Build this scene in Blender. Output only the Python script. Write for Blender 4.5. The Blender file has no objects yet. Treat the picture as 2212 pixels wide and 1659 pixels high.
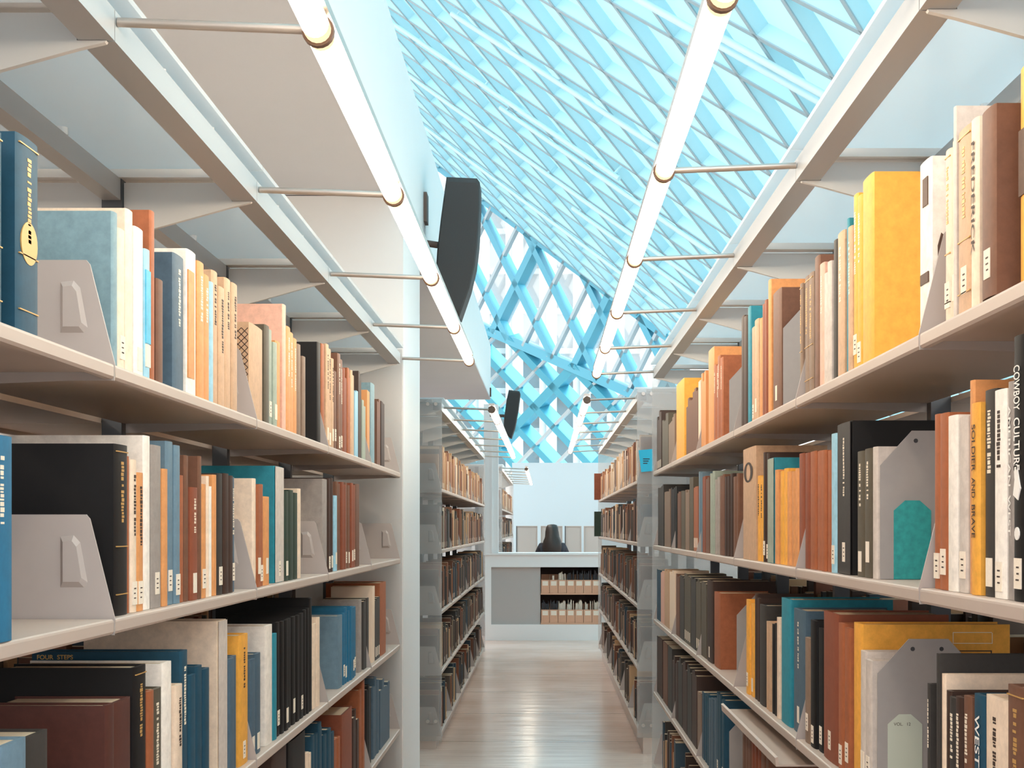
import bpy, bmesh, math, random
from mathutils import Vector, Matrix

scn = bpy.context.scene
COL = scn.collection
random.seed(7)

# ------------------------------------------------------------------ camera
F, VX, VY, EYE = 2212 * 48 / 36.0, 1178.0, 1140.0, 1.246
cam_d = bpy.data.cameras.new('camera')
cam_d.lens = 48
cam_d.sensor_width = 36
cam_d.shift_x = -(VX - 1106) / 2212.0
cam_d.shift_y = (VY - 829.5) / 2212.0
cam_d.clip_end = 400
cam = bpy.data.objects.new('camera', cam_d)
cam.location = (0, 0, EYE)
cam.rotation_euler = (math.radians(90), 0, 0)
COL.objects.link(cam)
scn.camera = cam

# ------------------------------------------------------------------ light and exposure
world = bpy.data.worlds.new('daylight')
scn.world = world
world.use_nodes = True
wn = world.node_tree
bg = wn.nodes['Background']
_tc = wn.nodes.new('ShaderNodeTexCoord')
_sp = wn.nodes.new('ShaderNodeSeparateXYZ')
_rp = wn.nodes.new('ShaderNodeValToRGB')
_rp.color_ramp.elements[0].position = 0.46
_rp.color_ramp.elements[0].color = (0.16, 0.15, 0.14, 1)
_rp.color_ramp.elements[1].position = 0.54
_rp.color_ramp.elements[1].color = (1.0, 0.985, 0.97, 1)
_mr = wn.nodes.new('ShaderNodeMapRange')
_mr.inputs['From Min'].default_value = -1
wn.links.new(_tc.outputs['Generated'], _sp.inputs['Vector'])
wn.links.new(_sp.outputs['Z'], _mr.inputs['Value'])
wn.links.new(_mr.outputs['Result'], _rp.inputs['Fac'])
wn.links.new(_rp.outputs['Color'], bg.inputs['Color'])
bg.inputs['Strength'].default_value = 2.2
sun_d = bpy.data.lights.new('sun', 'SUN')
sun_d.energy = 7.0
sun_d.angle = math.radians(20)
sun_d.color = (1.0, 0.95, 0.90)
sun = bpy.data.objects.new('sun', sun_d)
sun.rotation_euler = (math.radians(18), math.radians(32), 0)
COL.objects.link(sun)
TUBE_STRENGTH = 13.5
scn.view_settings.view_transform = 'Standard'
scn.view_settings.look = 'None'
scn.view_settings.gamma = 1
scn.view_settings.use_curve_mapping = False
scn.view_settings.exposure = 0.6
try:
    scn.cycles.use_denoising = True
    scn.cycles.max_bounces = 7
    scn.cycles.diffuse_bounces = 3
    scn.cycles.glossy_bounces = 3
    scn.cycles.transmission_bounces = 5
    scn.cycles.transparent_max_bounces = 12
    scn.cycles.caustics_reflective = False
    scn.cycles.caustics_refractive = False
    scn.cycles.sample_clamp_indirect = 4.0
except Exception:
    pass


# ------------------------------------------------------------------ helpers
def lin(h):
    h = h.lstrip('#')
    out = []
    for i in (0, 2, 4):
        c = int(h[i:i + 2], 16) / 255.0
        out.append(c / 12.92 if c <= 0.04045 else ((c + 0.055) / 1.055) ** 2.4)
    return (out[0], out[1], out[2], 1.0)


def nodes_of(name):
    m = bpy.data.materials.new(name)
    m.use_nodes = True
    nt = m.node_tree
    nt.nodes.clear()
    return m, nt, nt.nodes, nt.links


def mat(name, col, rough=0.5, metal=0.0, noise=0.0, nscale=30.0, spec=0.5, bump=0.0):
    m, nt, N, L = nodes_of(name)
    out = N.new('ShaderNodeOutputMaterial')
    p = N.new('ShaderNodeBsdfPrincipled')
    p.inputs['Base Color'].default_value = lin(col)
    p.inputs['Roughness'].default_value = rough
    p.inputs['Metallic'].default_value = metal
    p.inputs['Specular IOR Level'].default_value = spec
    if noise or bump:
        tc = N.new('ShaderNodeTexCoord')
        nz = N.new('ShaderNodeTexNoise')
        nz.inputs['Scale'].default_value = nscale
        nz.inputs['Detail'].default_value = 4
        L.new(tc.outputs['Object'], nz.inputs['Vector'])
        if noise:
            hsv = N.new('ShaderNodeHueSaturation')
            hsv.inputs['Color'].default_value = lin(col)
            mr = N.new('ShaderNodeMapRange')
            mr.inputs['To Min'].default_value = 1 - noise
            mr.inputs['To Max'].default_value = 1 + noise
            L.new(nz.outputs['Fac'], mr.inputs['Value'])
            L.new(mr.outputs['Result'], hsv.inputs['Value'])
            L.new(hsv.outputs['Color'], p.inputs['Base Color'])
        if bump:
            b = N.new('ShaderNodeBump')
            b.inputs['Strength'].default_value = bump
            b.inputs['Distance'].default_value = 0.002
            L.new(nz.outputs['Fac'], b.inputs['Height'])
            L.new(b.outputs['Normal'], p.inputs['Normal'])
    L.new(p.outputs['BSDF'], out.inputs['Surface'])
    return m


def emis(name, col, strength):
    m, nt, N, L = nodes_of(name)
    out = N.new('ShaderNodeOutputMaterial')
    e = N.new('ShaderNodeEmission')
    e.inputs['Color'].default_value = col
    e.inputs['Strength'].default_value = strength
    L.new(e.outputs['Emission'], out.inputs['Surface'])
    return m


def layered(name, parts):
    """parts: list of (kind, colour, roughness, weight); mixes closures one after another"""
    m, nt, N, L = nodes_of(name)
    out = N.new('ShaderNodeOutputMaterial')
    prev, acc = None, 0.0
    for kind, col, rough, w in parts:
        n = N.new({'diffuse': 'ShaderNodeBsdfDiffuse', 'trans': 'ShaderNodeBsdfTranslucent',
                   'clear': 'ShaderNodeBsdfTransparent', 'gloss': 'ShaderNodeBsdfGlossy'}[kind])
        n.inputs['Color'].default_value = lin(col)
        if kind == 'gloss':
            n.inputs['Roughness'].default_value = rough
        acc += w
        if prev is None:
            prev = n.outputs[0]
        else:
            mx = N.new('ShaderNodeMixShader')
            mx.inputs['Fac'].default_value = w / acc
            L.new(prev, mx.inputs[1])
            L.new(n.outputs[0], mx.inputs[2])
            prev = mx.outputs[0]
    L.new(prev, out.inputs['Surface'])
    return m


def book_cloth():
    m, nt, N, L = nodes_of('book_cloth')
    out = N.new('ShaderNodeOutputMaterial')
    p = N.new('ShaderNodeBsdfPrincipled')
    oi = N.new('ShaderNodeObjectInfo')
    tc = N.new('ShaderNodeTexCoord')
    nz = N.new('ShaderNodeTexNoise')
    nz.inputs['Scale'].default_value = 55
    nz.inputs['Detail'].default_value = 6
    nz.inputs['Roughness'].default_value = 0.7
    L.new(tc.outputs['Object'], nz.inputs['Vector'])
    hsv = N.new('ShaderNodeHueSaturation')
    mr = N.new('ShaderNodeMapRange')
    mr.inputs['From Min'].default_value = 0.3
    mr.inputs['From Max'].default_value = 0.7
    mr.inputs['To Min'].default_value = 0.86
    mr.inputs['To Max'].default_value = 1.12
    L.new(nz.outputs['Fac'], mr.inputs['Value'])
    L.new(mr.outputs['Result'], hsv.inputs['Value'])
    L.new(oi.outputs['Color'], hsv.inputs['Color'])
    L.new(hsv.outputs['Color'], p.inputs['Base Color'])
    p.inputs['Roughness'].default_value = 0.55
    p.inputs['Specular IOR Level'].default_value = 0.35
    L.new(p.outputs['BSDF'], out.inputs['Surface'])
    return m


def attr_cloth():
    m, nt, N, L = nodes_of('assorted_book_cloth')
    out = N.new('ShaderNodeOutputMaterial')
    p = N.new('ShaderNodeBsdfPrincipled')
    a = N.new('ShaderNodeAttribute')
    a.attribute_name = 'cloth'
    L.new(a.outputs['Color'], p.inputs['Base Color'])
    p.inputs['Roughness'].default_value = 0.6
    L.new(p.outputs['BSDF'], out.inputs['Surface'])
    return m


def floor_mat():
    m, nt, N, L = nodes_of('polished_concrete')
    out = N.new('ShaderNodeOutputMaterial')
    p = N.new('ShaderNodeBsdfPrincipled')
    tc = N.new('ShaderNodeTexCoord')
    nz = N.new('ShaderNodeTexNoise')
    nz.inputs['Scale'].default_value = 1.3
    nz.inputs['Detail'].default_value = 7
    L.new(tc.outputs['Object'], nz.inputs['Vector'])
    cr = N.new('ShaderNodeValToRGB')
    cr.color_ramp.elements[0].position = 0.3
    cr.color_ramp.elements[0].color = lin('#cfb0a0')
    cr.color_ramp.elements[1].position = 0.72
    cr.color_ramp.elements[1].color = lin('#ecd2c5')
    L.new(nz.outputs['Fac'], cr.inputs['Fac'])
    sx = N.new('ShaderNodeSeparateXYZ')
    L.new(tc.outputs['Object'], sx.inputs['Vector'])
    # saw cut joints across the aisle every 1.2 m
    md = N.new('ShaderNodeMath'); md.operation = 'MODULO'
    md.inputs[1].default_value = 1.2
    ad = N.new('ShaderNodeMath'); ad.operation = 'ADD'
    ad.inputs[1].default_value = 0.45
    L.new(sx.outputs['Y'], ad.inputs[0])
    L.new(ad.outputs[0], md.inputs[0])
    lt = N.new('ShaderNodeMath'); lt.operation = 'LESS_THAN'
    lt.inputs[1].default_value = 0.012
    L.new(md.outputs[0], lt.inputs[0])
    mx = N.new('ShaderNodeMixRGB')
    mx.inputs['Color2'].default_value = lin('#7d7168')
    L.new(lt.outputs[0], mx.inputs['Fac'])
    L.new(cr.outputs['Color'], mx.inputs['Color1'])
    L.new(mx.outputs['Color'], p.inputs['Base Color'])
    nz2 = N.new('ShaderNodeTexNoise')
    nz2.inputs['Scale'].default_value = 2.2
    mp = N.new('ShaderNodeMapping')
    mp.inputs['Scale'].default_value = (1, 4, 1)
    L.new(tc.outputs['Object'], mp.inputs['Vector'])
    L.new(mp.outputs['Vector'], nz2.inputs['Vector'])
    b = N.new('ShaderNodeBump')
    b.inputs['Strength'].default_value = 0.25
    b.inputs['Distance'].default_value = 0.02
    L.new(nz2.outputs['Fac'], b.inputs['Height'])
    L.new(b.outputs['Normal'], p.inputs['Normal'])
    p.inputs['Roughness'].default_value = 0.2
    p.inputs['Specular IOR Level'].default_value = 0.36
    L.new(p.outputs['BSDF'], out.inputs['Surface'])
    return m


M = {
    'cloth': book_cloth(), 'assorted': attr_cloth(), 'floor': floor_mat(),
    'pages': mat('page_paper', '#dcc7ab', 0.8, noise=0.08, nscale=200),
    'steel': mat('painted_shelf_steel', '#c0b0a5', 0.42, noise=0.03, nscale=12),
    'bracket': mat('grey_bracket_steel', '#b3aaa6', 0.4, noise=0.03, nscale=40),
    'beam': mat('white_canopy_steel', '#adafb1', 0.35),
    'arm': mat('pale_canopy_arm_steel', '#d5d6d6', 0.45),
    'upright': mat('dark_upright_steel', '#565a60', 0.45, metal=0.2),
    'bookend': mat('grey_bookend_steel', '#a19d9b', 0.42, noise=0.05, nscale=60),
    'alu': mat('brushed_aluminium', '#b9b1aa', 0.32, metal=0.7),
    'collar': mat('bronze_collar', '#6f5647', 0.5),
    'standoff': mat('polished_standoff', '#f2f4f6', 0.2, metal=0.4),
    'panel': layered('frosted_canopy_panel', [('trans', '#f6f8f9', 0, .46), ('diffuse', '#ececec', 0, .30),
                                              ('clear', '#f4f8fa', 0, .17), ('gloss', '#ffffff', .12, .07)]),
    'endpanel': layered('frosted_end_panel', [('clear', '#f8f7f6', 0, .74), ('diffuse', '#dcd8d6', 0, .12),
                                              ('trans', '#dcdcdc', 0, .12), ('gloss', '#ffffff', .2, .06)]),
    'tube': emis('warm_tube', (1.0, 0.83, 0.63, 1), TUBE_STRENGTH),
    'tube_end': emis('warm_tube_end', (1.0, 0.68, 0.38, 1), 1.1),
    'white': mat('white_paint', '#f0f1f1', 0.6, noise=0.015, nscale=4),
    'soffit': mat('warm_grey_plaster', '#d2d3d8', 0.85, noise=0.03, nscale=3),
    'columnpaint': mat('column_paint', '#efefef', 0.6),
    'coolwall': mat('pale_blue_wall', '#c9d8df', 0.7),
    'roofpanel': layered('roof_panel_skin', [('trans', '#c4e2ea', 0, .5), ('diffuse', '#a9dfec', 0, .5)]),
    'roofblade': mat('pale_cyan_roof_steel', '#c4e6ee', 0.5),
    'roofflange': mat('grey_roof_flange', '#9db3bc', 0.5),
    'lattice': mat('cyan_facade_steel', '#4fa6c0', 0.45),
    'thinlattice': mat('grey_mullion_steel', '#a9bcc4', 0.45),
    'haze': layered('hazy_glazing', [('clear', '#f4fbfd', 0, .76), ('trans', '#dfe9ee', 0, .18), ('gloss', '#ffffff', .1, .06)]),
    'glass': layered('clear_glazing', [('clear', '#e8f6fa', 0, .93), ('trans', '#f2fbff', 0, .03), ('gloss', '#ffffff', .05, .04)]),
    'tower': mat('pale_concrete', '#b9bcbd', 0.8),
    'towerglass': mat('grey_tower_glass', '#4d5d66', 0.35),
    'speaker': mat('charcoal_speaker', '#3a3939', 0.7, noise=0.2, nscale=300),
    'conduit': mat('brown_bracket_paint', '#6d5a50', 0.6),
    'recess': mat('grey_recess_panel', '#b8b3b0', 0.7),
    'darkwood': mat('dark_brown_shelving', '#4a3029', 0.6),
    'kraft': mat('pink_kraft_board', '#d9a98c', 0.8, noise=0.05, nscale=30),
    'sticker': mat('sticker_paper', '#f3e7d6', 0.7, noise=0.1, nscale=300),
    'gold': mat('gold_stamping', '#d3a661', 0.4, metal=0.3),
    'creamfoil': mat('cream_stamping', '#f1e4cf', 0.5),
    'ink': mat('dark_stamping', '#3b2a22', 0.6),
    'whiteink': mat('white_lettering', '#f6f3ee', 0.5),
    'cyanpaper': mat('cyan_paper', '#2bb7d8', 0.6, noise=0.06, nscale=20),
    'teal': mat('teal_patterned_cloth', '#2e9c9c', 0.7, noise=0.45, nscale=90),
    'palelabel': mat('pale_green_card', '#c3cbbd', 0.7),
    'locker': mat('grey_partition', '#b9b3ae', 0.6),
    'dark': mat('dark_gap', '#3a3a3f', 0.7),
    'skin': mat('skin', '#c99b80', 0.55),
    'hair': mat('dark_brown_hair', '#2c211d', 0.5, noise=0.3, nscale=60),
    'jacket': mat('dark_mottled_jacket', '#3b3a42', 0.85, noise=0.5, nscale=30),
    'trousers': mat('dark_trousers', '#2b2d35', 0.85),
    'wood': mat('stool_wood', '#9b7a5c', 0.5),
    'brownart': mat('brown_cover_print', '#5b4438', 0.6, noise=0.4, nscale=60),
}

PAL = {
    'navy': ('#1e4a60', 'navy'), 'teal': ('#2a8ba0', 'teal'), 'tealgrey': ('#7f9ea9', 'grey-blue'),
    'cream': ('#efd9c2', 'cream'), 'white': ('#f6efe6', 'white'), 'lightblue': ('#9ccbe0', 'light-blue'),
    'rust': ('#a5613f', 'rust'), 'brown': ('#74503e', 'brown'), 'dbrown': ('#412e27', 'dark-brown'),
    'black': ('#121113', 'black'), 'slate': ('#4d6577', 'slate-blue'), 'orange': ('#dc9a62', 'orange'),
    'yellow': ('#f2b04a', 'yellow'), 'tan': ('#c9a687', 'tan'), 'rose': ('#e6b6a2', 'pink'),
    'grey': ('#9f9792', 'grey'), 'olive': ('#5a5346', 'olive'), 'green': ('#2f4036', 'dark-green'),
    'greygreen': ('#9fab9e', 'grey-green'), 'maroon': ('#553029', 'maroon'), 'blue': ('#226d93', 'blue'),
    'bluegrey': ('#6b8799', 'blue-grey'), 'charcoal': ('#3b3836', 'charcoal'), 'palegrey': ('#d0c6be', 'pale-grey'),
    'redbrown': ('#8c4d36', 'red-brown'), 'taupe': ('#8b7565', 'taupe'),
}


class MB:
    def __init__(s):
        s.v, s.f, s.c = [], [], []

    def add(s, vs, fs, col=None):
        o = len(s.v)
        s.v += [tuple(p) for p in vs]
        for f in fs:
            s.f.append([o + i for i in f])
            s.c.append(col)

    def box(s, x0, x1, y0, y1, z0, z1, col=None):
        if x0 > x1: x0, x1 = x1, x0
        if y0 > y1: y0, y1 = y1, y0
        if z0 > z1: z0, z1 = z1, z0
        s.add([(x0, y0, z0), (x1, y0, z0), (x1, y1, z0), (x0, y1, z0), (x0, y0, z1), (x1, y0, z1), (x1, y1, z1), (x0, y1, z1)],
              [(0, 3, 2, 1), (4, 5, 6, 7), (0, 1, 5, 4), (1, 2, 6, 5), (2, 3, 7, 6), (3, 0, 4, 7)], col)

    def prism(s, loop, d, col=None):
        """loop: 3D points; d: extrusion vector"""
        n = len(loop)
        a = [Vector(p) for p in loop]
        b = [p + Vector(d) for p in a]
        s.add(a + b, [list(range(n))[::-1], [n + i for i in range(n)]] +
              [(i, (i + 1) % n, n + (i + 1) % n, n + i) for i in range(n)], col)

    def tube(s, p0, p1, r, n=10, r1=None, cap=True):
        p0, p1 = Vector(p0), Vector(p1)
        d = (p1 - p0).normalized()
        u = d.orthogonal().normalized()
        w = d.cross(u)
        r1 = r if r1 is None else r1
        vs = []
        for p, rr in ((p0, r), (p1, r1)):
            for i in range(n):
                a = 2 * math.pi * i / n
                vs.append(p + u * rr * math.cos(a) + w * rr * math.sin(a))
        fs = [(i, (i + 1) % n, n + (i + 1) % n, n + i) for i in range(n)]
        if cap:
            fs += [list(range(n))[::-1], [n + i for i in range(n)]]
        s.add(vs, fs)

    def bar(s, p0, p1, wdir, w, ddir, d):
        """bar from p0 to p1, width w centred along wdir, depth d going to ddir"""
        p0, p1 = Vector(p0), Vector(p1)
        a, b = Vector(wdir).normalized() * w / 2, Vector(ddir).normalized() * d
        s.prism([p0 - a, p0 + a, p0 + a + b, p0 - a + b], p1 - p0)

    def rings(s, rs, close=True):
        n = len(rs[0])
        vs = [p for r in rs for p in r]
        fs = []
        for k in range(len(rs) - 1):
            for i in range(n):
                fs.append((k * n + i, k * n + (i + 1) % n, (k + 1) * n + (i + 1) % n, (k + 1) * n + i))
        if close:
            fs += [list(range(n))[::-1], [(len(rs) - 1) * n + i for i in range(n)]]
        s.add(vs, fs)

    def build(s, name, m, parent=None, origin=None, smooth=False, colour=None):
        base = Vector((0, 0, 0))
        if parent is not None:
            p = parent
            while p is not None:
                base += Vector(p.location)
                p = p.parent
        elif origin is not None:
            base = Vector(origin)
        me = bpy.data.meshes.new(name)
        me.from_pydata([Vector(p) - base for p in s.v], [], s.f)
        bm = bmesh.new()
        bm.from_mesh(me)
        bmesh.ops.recalc_face_normals(bm, faces=bm.faces)
        bm.to_mesh(me)
        bm.free()
        if smooth:
            for poly in me.polygons:
                poly.use_smooth = True
            try:
                me.set_sharp_from_angle(angle=math.radians(40))
            except Exception:
                pass
        if any(c is not None for c in s.c):
            at = me.color_attributes.new('cloth', 'FLOAT_COLOR', 'CORNER')
            for poly, c in zip(me.polygons, s.c):
                for li in poly.loop_indices:
                    at.data[li].color = c or (.5, .5, .5, 1)
        me.materials.append(m)
        o = bpy.data.objects.new(name, me)
        COL.objects.link(o)
        if parent is not None:
            o.parent = parent
        elif origin is not None:
            o.location = base
        if colour is not None:
            o.color = lin(colour)
        return o


def tag(o, label=None, cat=None, group=None, kind=None):
    if label: o['label'] = label
    if cat: o['category'] = cat
    if group: o['group'] = group
    if kind: o['kind'] = kind
    return o


def thing(name, loc, label, cat, group=None):
    o = bpy.data.objects.new(name, None)
    o.empty_display_size = 0.05
    COL.objects.link(o)
    o.location = loc
    return tag(o, label, cat, group)


def structure(name, mb, m, label, cat, smooth=False):
    return tag(mb.build(name, m, smooth=smooth), label, cat, kind='structure')


def ray(px, py):
    return Vector(((px - VX) / F, 1.0, (VY - py) / F))


def text_mesh(s, size, bold=0.0):
    cu = bpy.data.curves.new('lettering', 'FONT')
    cu.body = s
    cu.size = size
    cu.offset = bold
    ob = bpy.data.objects.new('lettering', cu)
    COL.objects.link(ob)
    dg = bpy.context.evaluated_depsgraph_get()
    me = bpy.data.meshes.new_from_object(ob.evaluated_get(dg))
    vs = [v.co.copy() for v in me.vertices]
    fs = [list(p.vertices) for p in me.polygons]
    bpy.data.objects.remove(ob)
    bpy.data.curves.remove(cu)
    bpy.data.meshes.remove(me)
    return vs, fs


# ------------------------------------------------------------------ geometry constants of the stacks
XL, XR = 0.585, 0.508            # distance of the shelf fronts from the camera axis
RAISE = 0.042                    # the right ranges stand a little higher
BAY = 0.914
HALF = 0.29                      # shelf depth per face
SH = [1.468, 1.122, 0.776, 0.436, 0.095]   # shelf tops of the left ranges
CB, CT = EYE + 0.661, EYE + 0.704          # canopy beam bottom / top

# ------------------------------------------------------------------ setting
fl = MB()
fl.box(-2.4, 6.0, -2.0, 34.0, -0.1, 0.0)
structure('floor', fl, M['floor'], 'polished beige concrete floor running down the aisle', 'floor')

sf = MB()
sf.box(-5.0, -0.587, -2.0, 14.6, 2.616, 2.63)
structure('ceiling', sf, M['soffit'], 'flat warm grey soffit over the left bookshelves', 'ceiling')
fa = MB()
fa.box(-5.0, -0.585, -2.0, 14.62, 2.63, 3.185)
structure('trim_1', fa, M['white'], 'tall white fascia along the edge of the soffit', 'fascia')

wl = MB()
wl.box(-2.5, -2.4, 0.0, 14.6, 0.0, 2.612)
structure('wall_left', wl, M['soffit'], 'plain wall added behind the left bookshelves to stop light leaking in', 'wall')  # added boundary, keeps world light from leaking through the left shelves
cw = MB()
cw.box(-2.39, -0.59, 5.62, 6.36, 0.0, 2.612)
cw.box(-0.59, -0.585, 5.62, 6.36, 0.0, 2.612)
structure('wall_left', cw, M['columnpaint'], 'pale full-height pier at the end of the left bookshelf', 'wall')

wr = MB()
wr.box(-2.4, 5.1, -2.2, -2.0, 0.0, 1.1)
structure('added_wall_rear', wr, M['white'], 'low white unseen wall added behind the viewpoint to cut fill light', 'wall')  # unseen wall added to block world light from behind, kept low for daylight
wq = MB()
wq.box(5.0, 5.1, -2.0, 23.0, 0.0, 2.3)
structure('added_wall_right', wq, M['white'], 'low white unseen wall added under the roof foot to block side light', 'wall')  # unseen wall added so that side light comes through the roof instead

# far parapet with the recess for the magazine files
ZP = 15.1
pw = MB()
pw.box(-0.67, 2.2, ZP, ZP + 0.5, 0.0, 0.175)
pw.box(-0.67, 2.2, ZP, ZP + 0.5, 0.81, 0.945)
pw.box(-0.67, -0.60, ZP, ZP + 0.5, 0.175, 0.81)
pw.box(0.62, 2.2, ZP, ZP + 0.5, 0.175, 0.81)
pw.box(-0.6, 0.62, ZP + 0.45, ZP + 0.5, 0.175, 0.81)
structure('wall_front', pw, M['white'], 'low white parapet wall across the end of the aisle', 'wall')
sill = MB()
sill.box(-0.68, 2.2, ZP - 0.02, ZP + 0.52, 0.945, 0.967)
structure('trim_2', sill, M['white'], 'thin white sill capping the low parapet', 'sill')
rc = MB()
rc.box(-0.6, -0.055, ZP + 0.04, ZP + 0.44, 0.175, 0.81)
structure('wall_front', rc, M['recess'], 'plain grey panel filling the left half of the parapet recess', 'panel')
po = MB()
po.box(-0.68, -0.60, ZP - 0.02, ZP + 0.1, 0.967, 2.61)
po.box(-0.585, -0.52, ZP + 0.0, ZP + 0.1, 0.967, 2.61)
structure('trim_3', po, M['columnpaint'], 'pale vertical frame posts at the left of the far opening', 'frame')
pl = MB()
pl.box(-0.60, -0.585, ZP - 0.03, ZP + 0.1, 0.967, 2.61)
structure('trim_4', pl, M['white'], 'narrow bright white strip between the frame posts', 'frame')

wb = MB()
wb.box(-0.56, 4.0, 23.0, 23.2, 0.0, 2.34)
structure('wall_back', wb, M['coolwall'], 'pale blue-grey wall behind the seated person', 'wall')

# ------------------------------------------------------------------ sloping roof of diamond blades
RC, RS = 5.78, 0.95
TH = Vector((1, 0, -RS)).normalized()
RN = Vector((RS, 0, 1)).normalized()
TL = math.sqrt(1 + RS * RS)


def roof_pt(t, y, up=0.0):
    return Vector((0, y, EYE + RC)) + TH * t + RN * up


def clip(p, d, poly):
    """line p + k d against a convex polygon (counter-clockwise), returns the k range"""
    k0, k1 = -1e9, 1e9
    n = len(poly)
    for i in range(n):
        a, b = poly[i], poly[(i + 1) % n]
        ex, ey = b[0] - a[0], b[1] - a[1]
        nx, ny = -ey, ex
        den = nx * d[0] + ny * d[1]
        num = nx * (a[0] - p[0]) + ny * (a[1] - p[1])
        if abs(den) < 1e-9:
            if num > 0: return None
            continue
        k = num / den
        if den > 0: k0 = max(k0, k)
        else: k1 = min(k1, k)
    return (k0, k1) if k1 - k0 > 0.05 else None


def f1_y(t):
    return 29.67 - 0.7355 * (t + 2.05)


T0, T1 = -5.6, 6.6
RPOLY = [(T0, -2.0), (T1, -2.0), (T1, f1_y(T1)), (T0, f1_y(T0))]
HT, HY = 0.76, 0.5
blades = MB()
flanges = MB()
cP = 3.19 / HT + 9.9 / HY
cQ = 3.19 / HT - 9.9 / HY
for fam, c0, dr in (('P', cP, (HT, -HY)), ('Q', cQ, (HT, HY))):
    for k in range(-40, 41):
        c = c0 + 2 * k
        y = (c - 0.0) * HY if fam == 'P' else -(c - 0.0) * HY
        r = clip((0.0, y), dr, RPOLY)
        if not r: continue
        a = roof_pt(dr[0] * r[0], y + dr[1] * r[0])
        b = roof_pt(dr[0] * r[1], y + dr[1] * r[1])
        blades.bar(a, b, (b - a).cross(RN), 0.03, RN, 0.14)
        flanges.bar(a - RN * .002, b - RN * .002, (b - a).cross(RN), 0.054, RN * -1, 0.012)
skin = MB()
skin.prism([roof_pt(t, y, 0.14) for t, y in RPOLY], RN * 0.05)
structure('ceiling', skin, M['roofpanel'], 'sloping pale cyan roof skin above the aisle', 'roof')
structure('trim_8', flanges, M['roofflange'], 'thin grey bottom flanges of the diamond roof grid', 'roof grid')
structure('trim_5', blades, M['roofblade'], 'diamond grid of deep pale cyan blades under the sloping roof', 'roof grid')


def on_roof(px, py, off=0.0):
    d = ray(px, py)
    k = (RC - off) / (d.z + RS * d.x)
    return Vector((d.x * k, d.y * k, EYE + d.z * k))


PD = (TH * HT + Vector((0, -HY, 0))).normalized()
for i, (px, py, ln) in enumerate(((976, 30, 4.6), (1081, 233, 6.5), (1237, 450, 8.0), (800, 18, 6.3), (850, 140, 9.0),
                                  (890, 255, 12.0), (1310, -40, 4.4), (1520, 60, 3.2))):
    p0 = on_roof(px, py, 0.1)
    pipe = MB()
    pipe.tube(p0, p0 + PD * ln, 0.035, 10)
    for k in (0.02, 0.5, 0.98):
        q = p0 + PD * ln * k
        pipe.tube(q, q + RN * 0.3, 0.02, 8)
    tag(structure('trim_6', pipe, M['roofblade'], 'thin pale pipe slung under the diamond roof grid', 'pipe', smooth=True), group='pipes under the roof grid')

# ------------------------------------------------------------------ facade: upper (A) and lower (B) lattice
PA0, PAD = Vector((2.13, 26.0, 0)), Vector((-0.978, 1, 0)).normalized()
PAN = Vector((-1, -0.978, 0)).normalized()


def on_plane(px, py, p, n):
    d = ray(px, py)
    o = Vector((0, 0, EYE))
    k = (p - o).dot(n) / d.dot(n)
    return o + d * k


def onA(px, py): return on_plane(px, py, PA0, PAN)


def F1l(x): return 425 + 0.7436 * (x - 1030)
def F2l(x): return 712 + 0.438 * (x - 1047)


BQ0, BQ1 = onA(1047, 712), onA(1400, F2l(1400))
PBN = (BQ1 - BQ0).cross(Vector((0, 0.55, -1))).normalized()
if PBN.y > 0: PBN = -PBN


def onB(px, py): return on_plane(px, py, BQ0, PBN)


def lattice(conv, poly, xs, slope, yref, w, dep, n, mb):
    for x in xs:
        r = clip((x, yref), (1.0, slope), poly)
        if not r: continue
        a, b = conv(x + r[0], yref + slope * r[0]), conv(x + r[1], yref + slope * r[1])
        mb.bar(a, b, (b - a).cross(n), w, n * -1, dep)


XA0, XA1 = 820, 1520
# polygons in photo coordinates, ordered so that clip() keeps the inside (y down => reversed)
polyA = [(XA0, F1l(XA0)), (XA1, F1l(XA1)), (XA1, F2l(XA1)), (XA0, F2l(XA0))]
polyA = [(XA0, F2l(XA0)), (XA0, F1l(XA0)), (1460, F1l(1460)), (1460, F2l(1460))]
polyA = polyA[::-1]
polyB = [(XA0, 1040), (XA0, F2l(XA0)), (1460, F2l(1460)), (1460, 1040)][::-1]


def ccw(p):
    s = sum(p[i][0] * p[(i + 1) % len(p)][1] - p[(i + 1) % len(p)][0] * p[i][1] for i in range(len(p)))
    return p if s > 0 else p[::-1]


polyA, polyB = ccw(polyA), ccw(polyB)
la = MB()
lattice(onA, polyA, [1130 + 77 * k for k in range(-7, 8)], 2.0, 650, 0.13, 0.22, PAN, la)
lattice(onA, polyA, [1093 + 213 * k for k in range(-1, 3)], -2.05, 650, 0.17, 0.3, PAN, la)
# fold beams between the two facets and along the roof
la.bar(onA(820, F2l(820)), onA(1460, F2l(1460)), Vector((0, 0, 1)), 0.2, PAN * -1, 0.3)
la.bar(onA(820, F1l(820)), onA(1460, F1l(1460)), Vector((0, 0, 1)), 0.16, PAN * -1, 0.2)
lb = MB()
lattice(onB, polyB, [1125 + 82 * k for k in range(-4, 7)], 1.05, 850, 0.19, 0.3, PBN, lb)
lattice(onB, polyB, [1182 + 250 * k for k in range(-1, 2)], -1.055, 850, 0.19, 0.3, PBN, lb)
structure('window_1', la, M['lattice'], 'upper facade lattice of tall cyan steel diamonds', 'window')
structure('window_2', lb, M['lattice'], 'lower facade lattice of cyan steel diamonds above the pale wall', 'window')
lt = MB()
lattice(onA, polyA, [1037, 1175, 1250, 1398, 960, 1450], -2.05, 650, 0.07, 0.1, PAN, lt)
lattice(onB, polyB, [1032, 1108, 1262, 1345, 950], -1.055, 850, 0.06, 0.1, PBN, lt)
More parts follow.
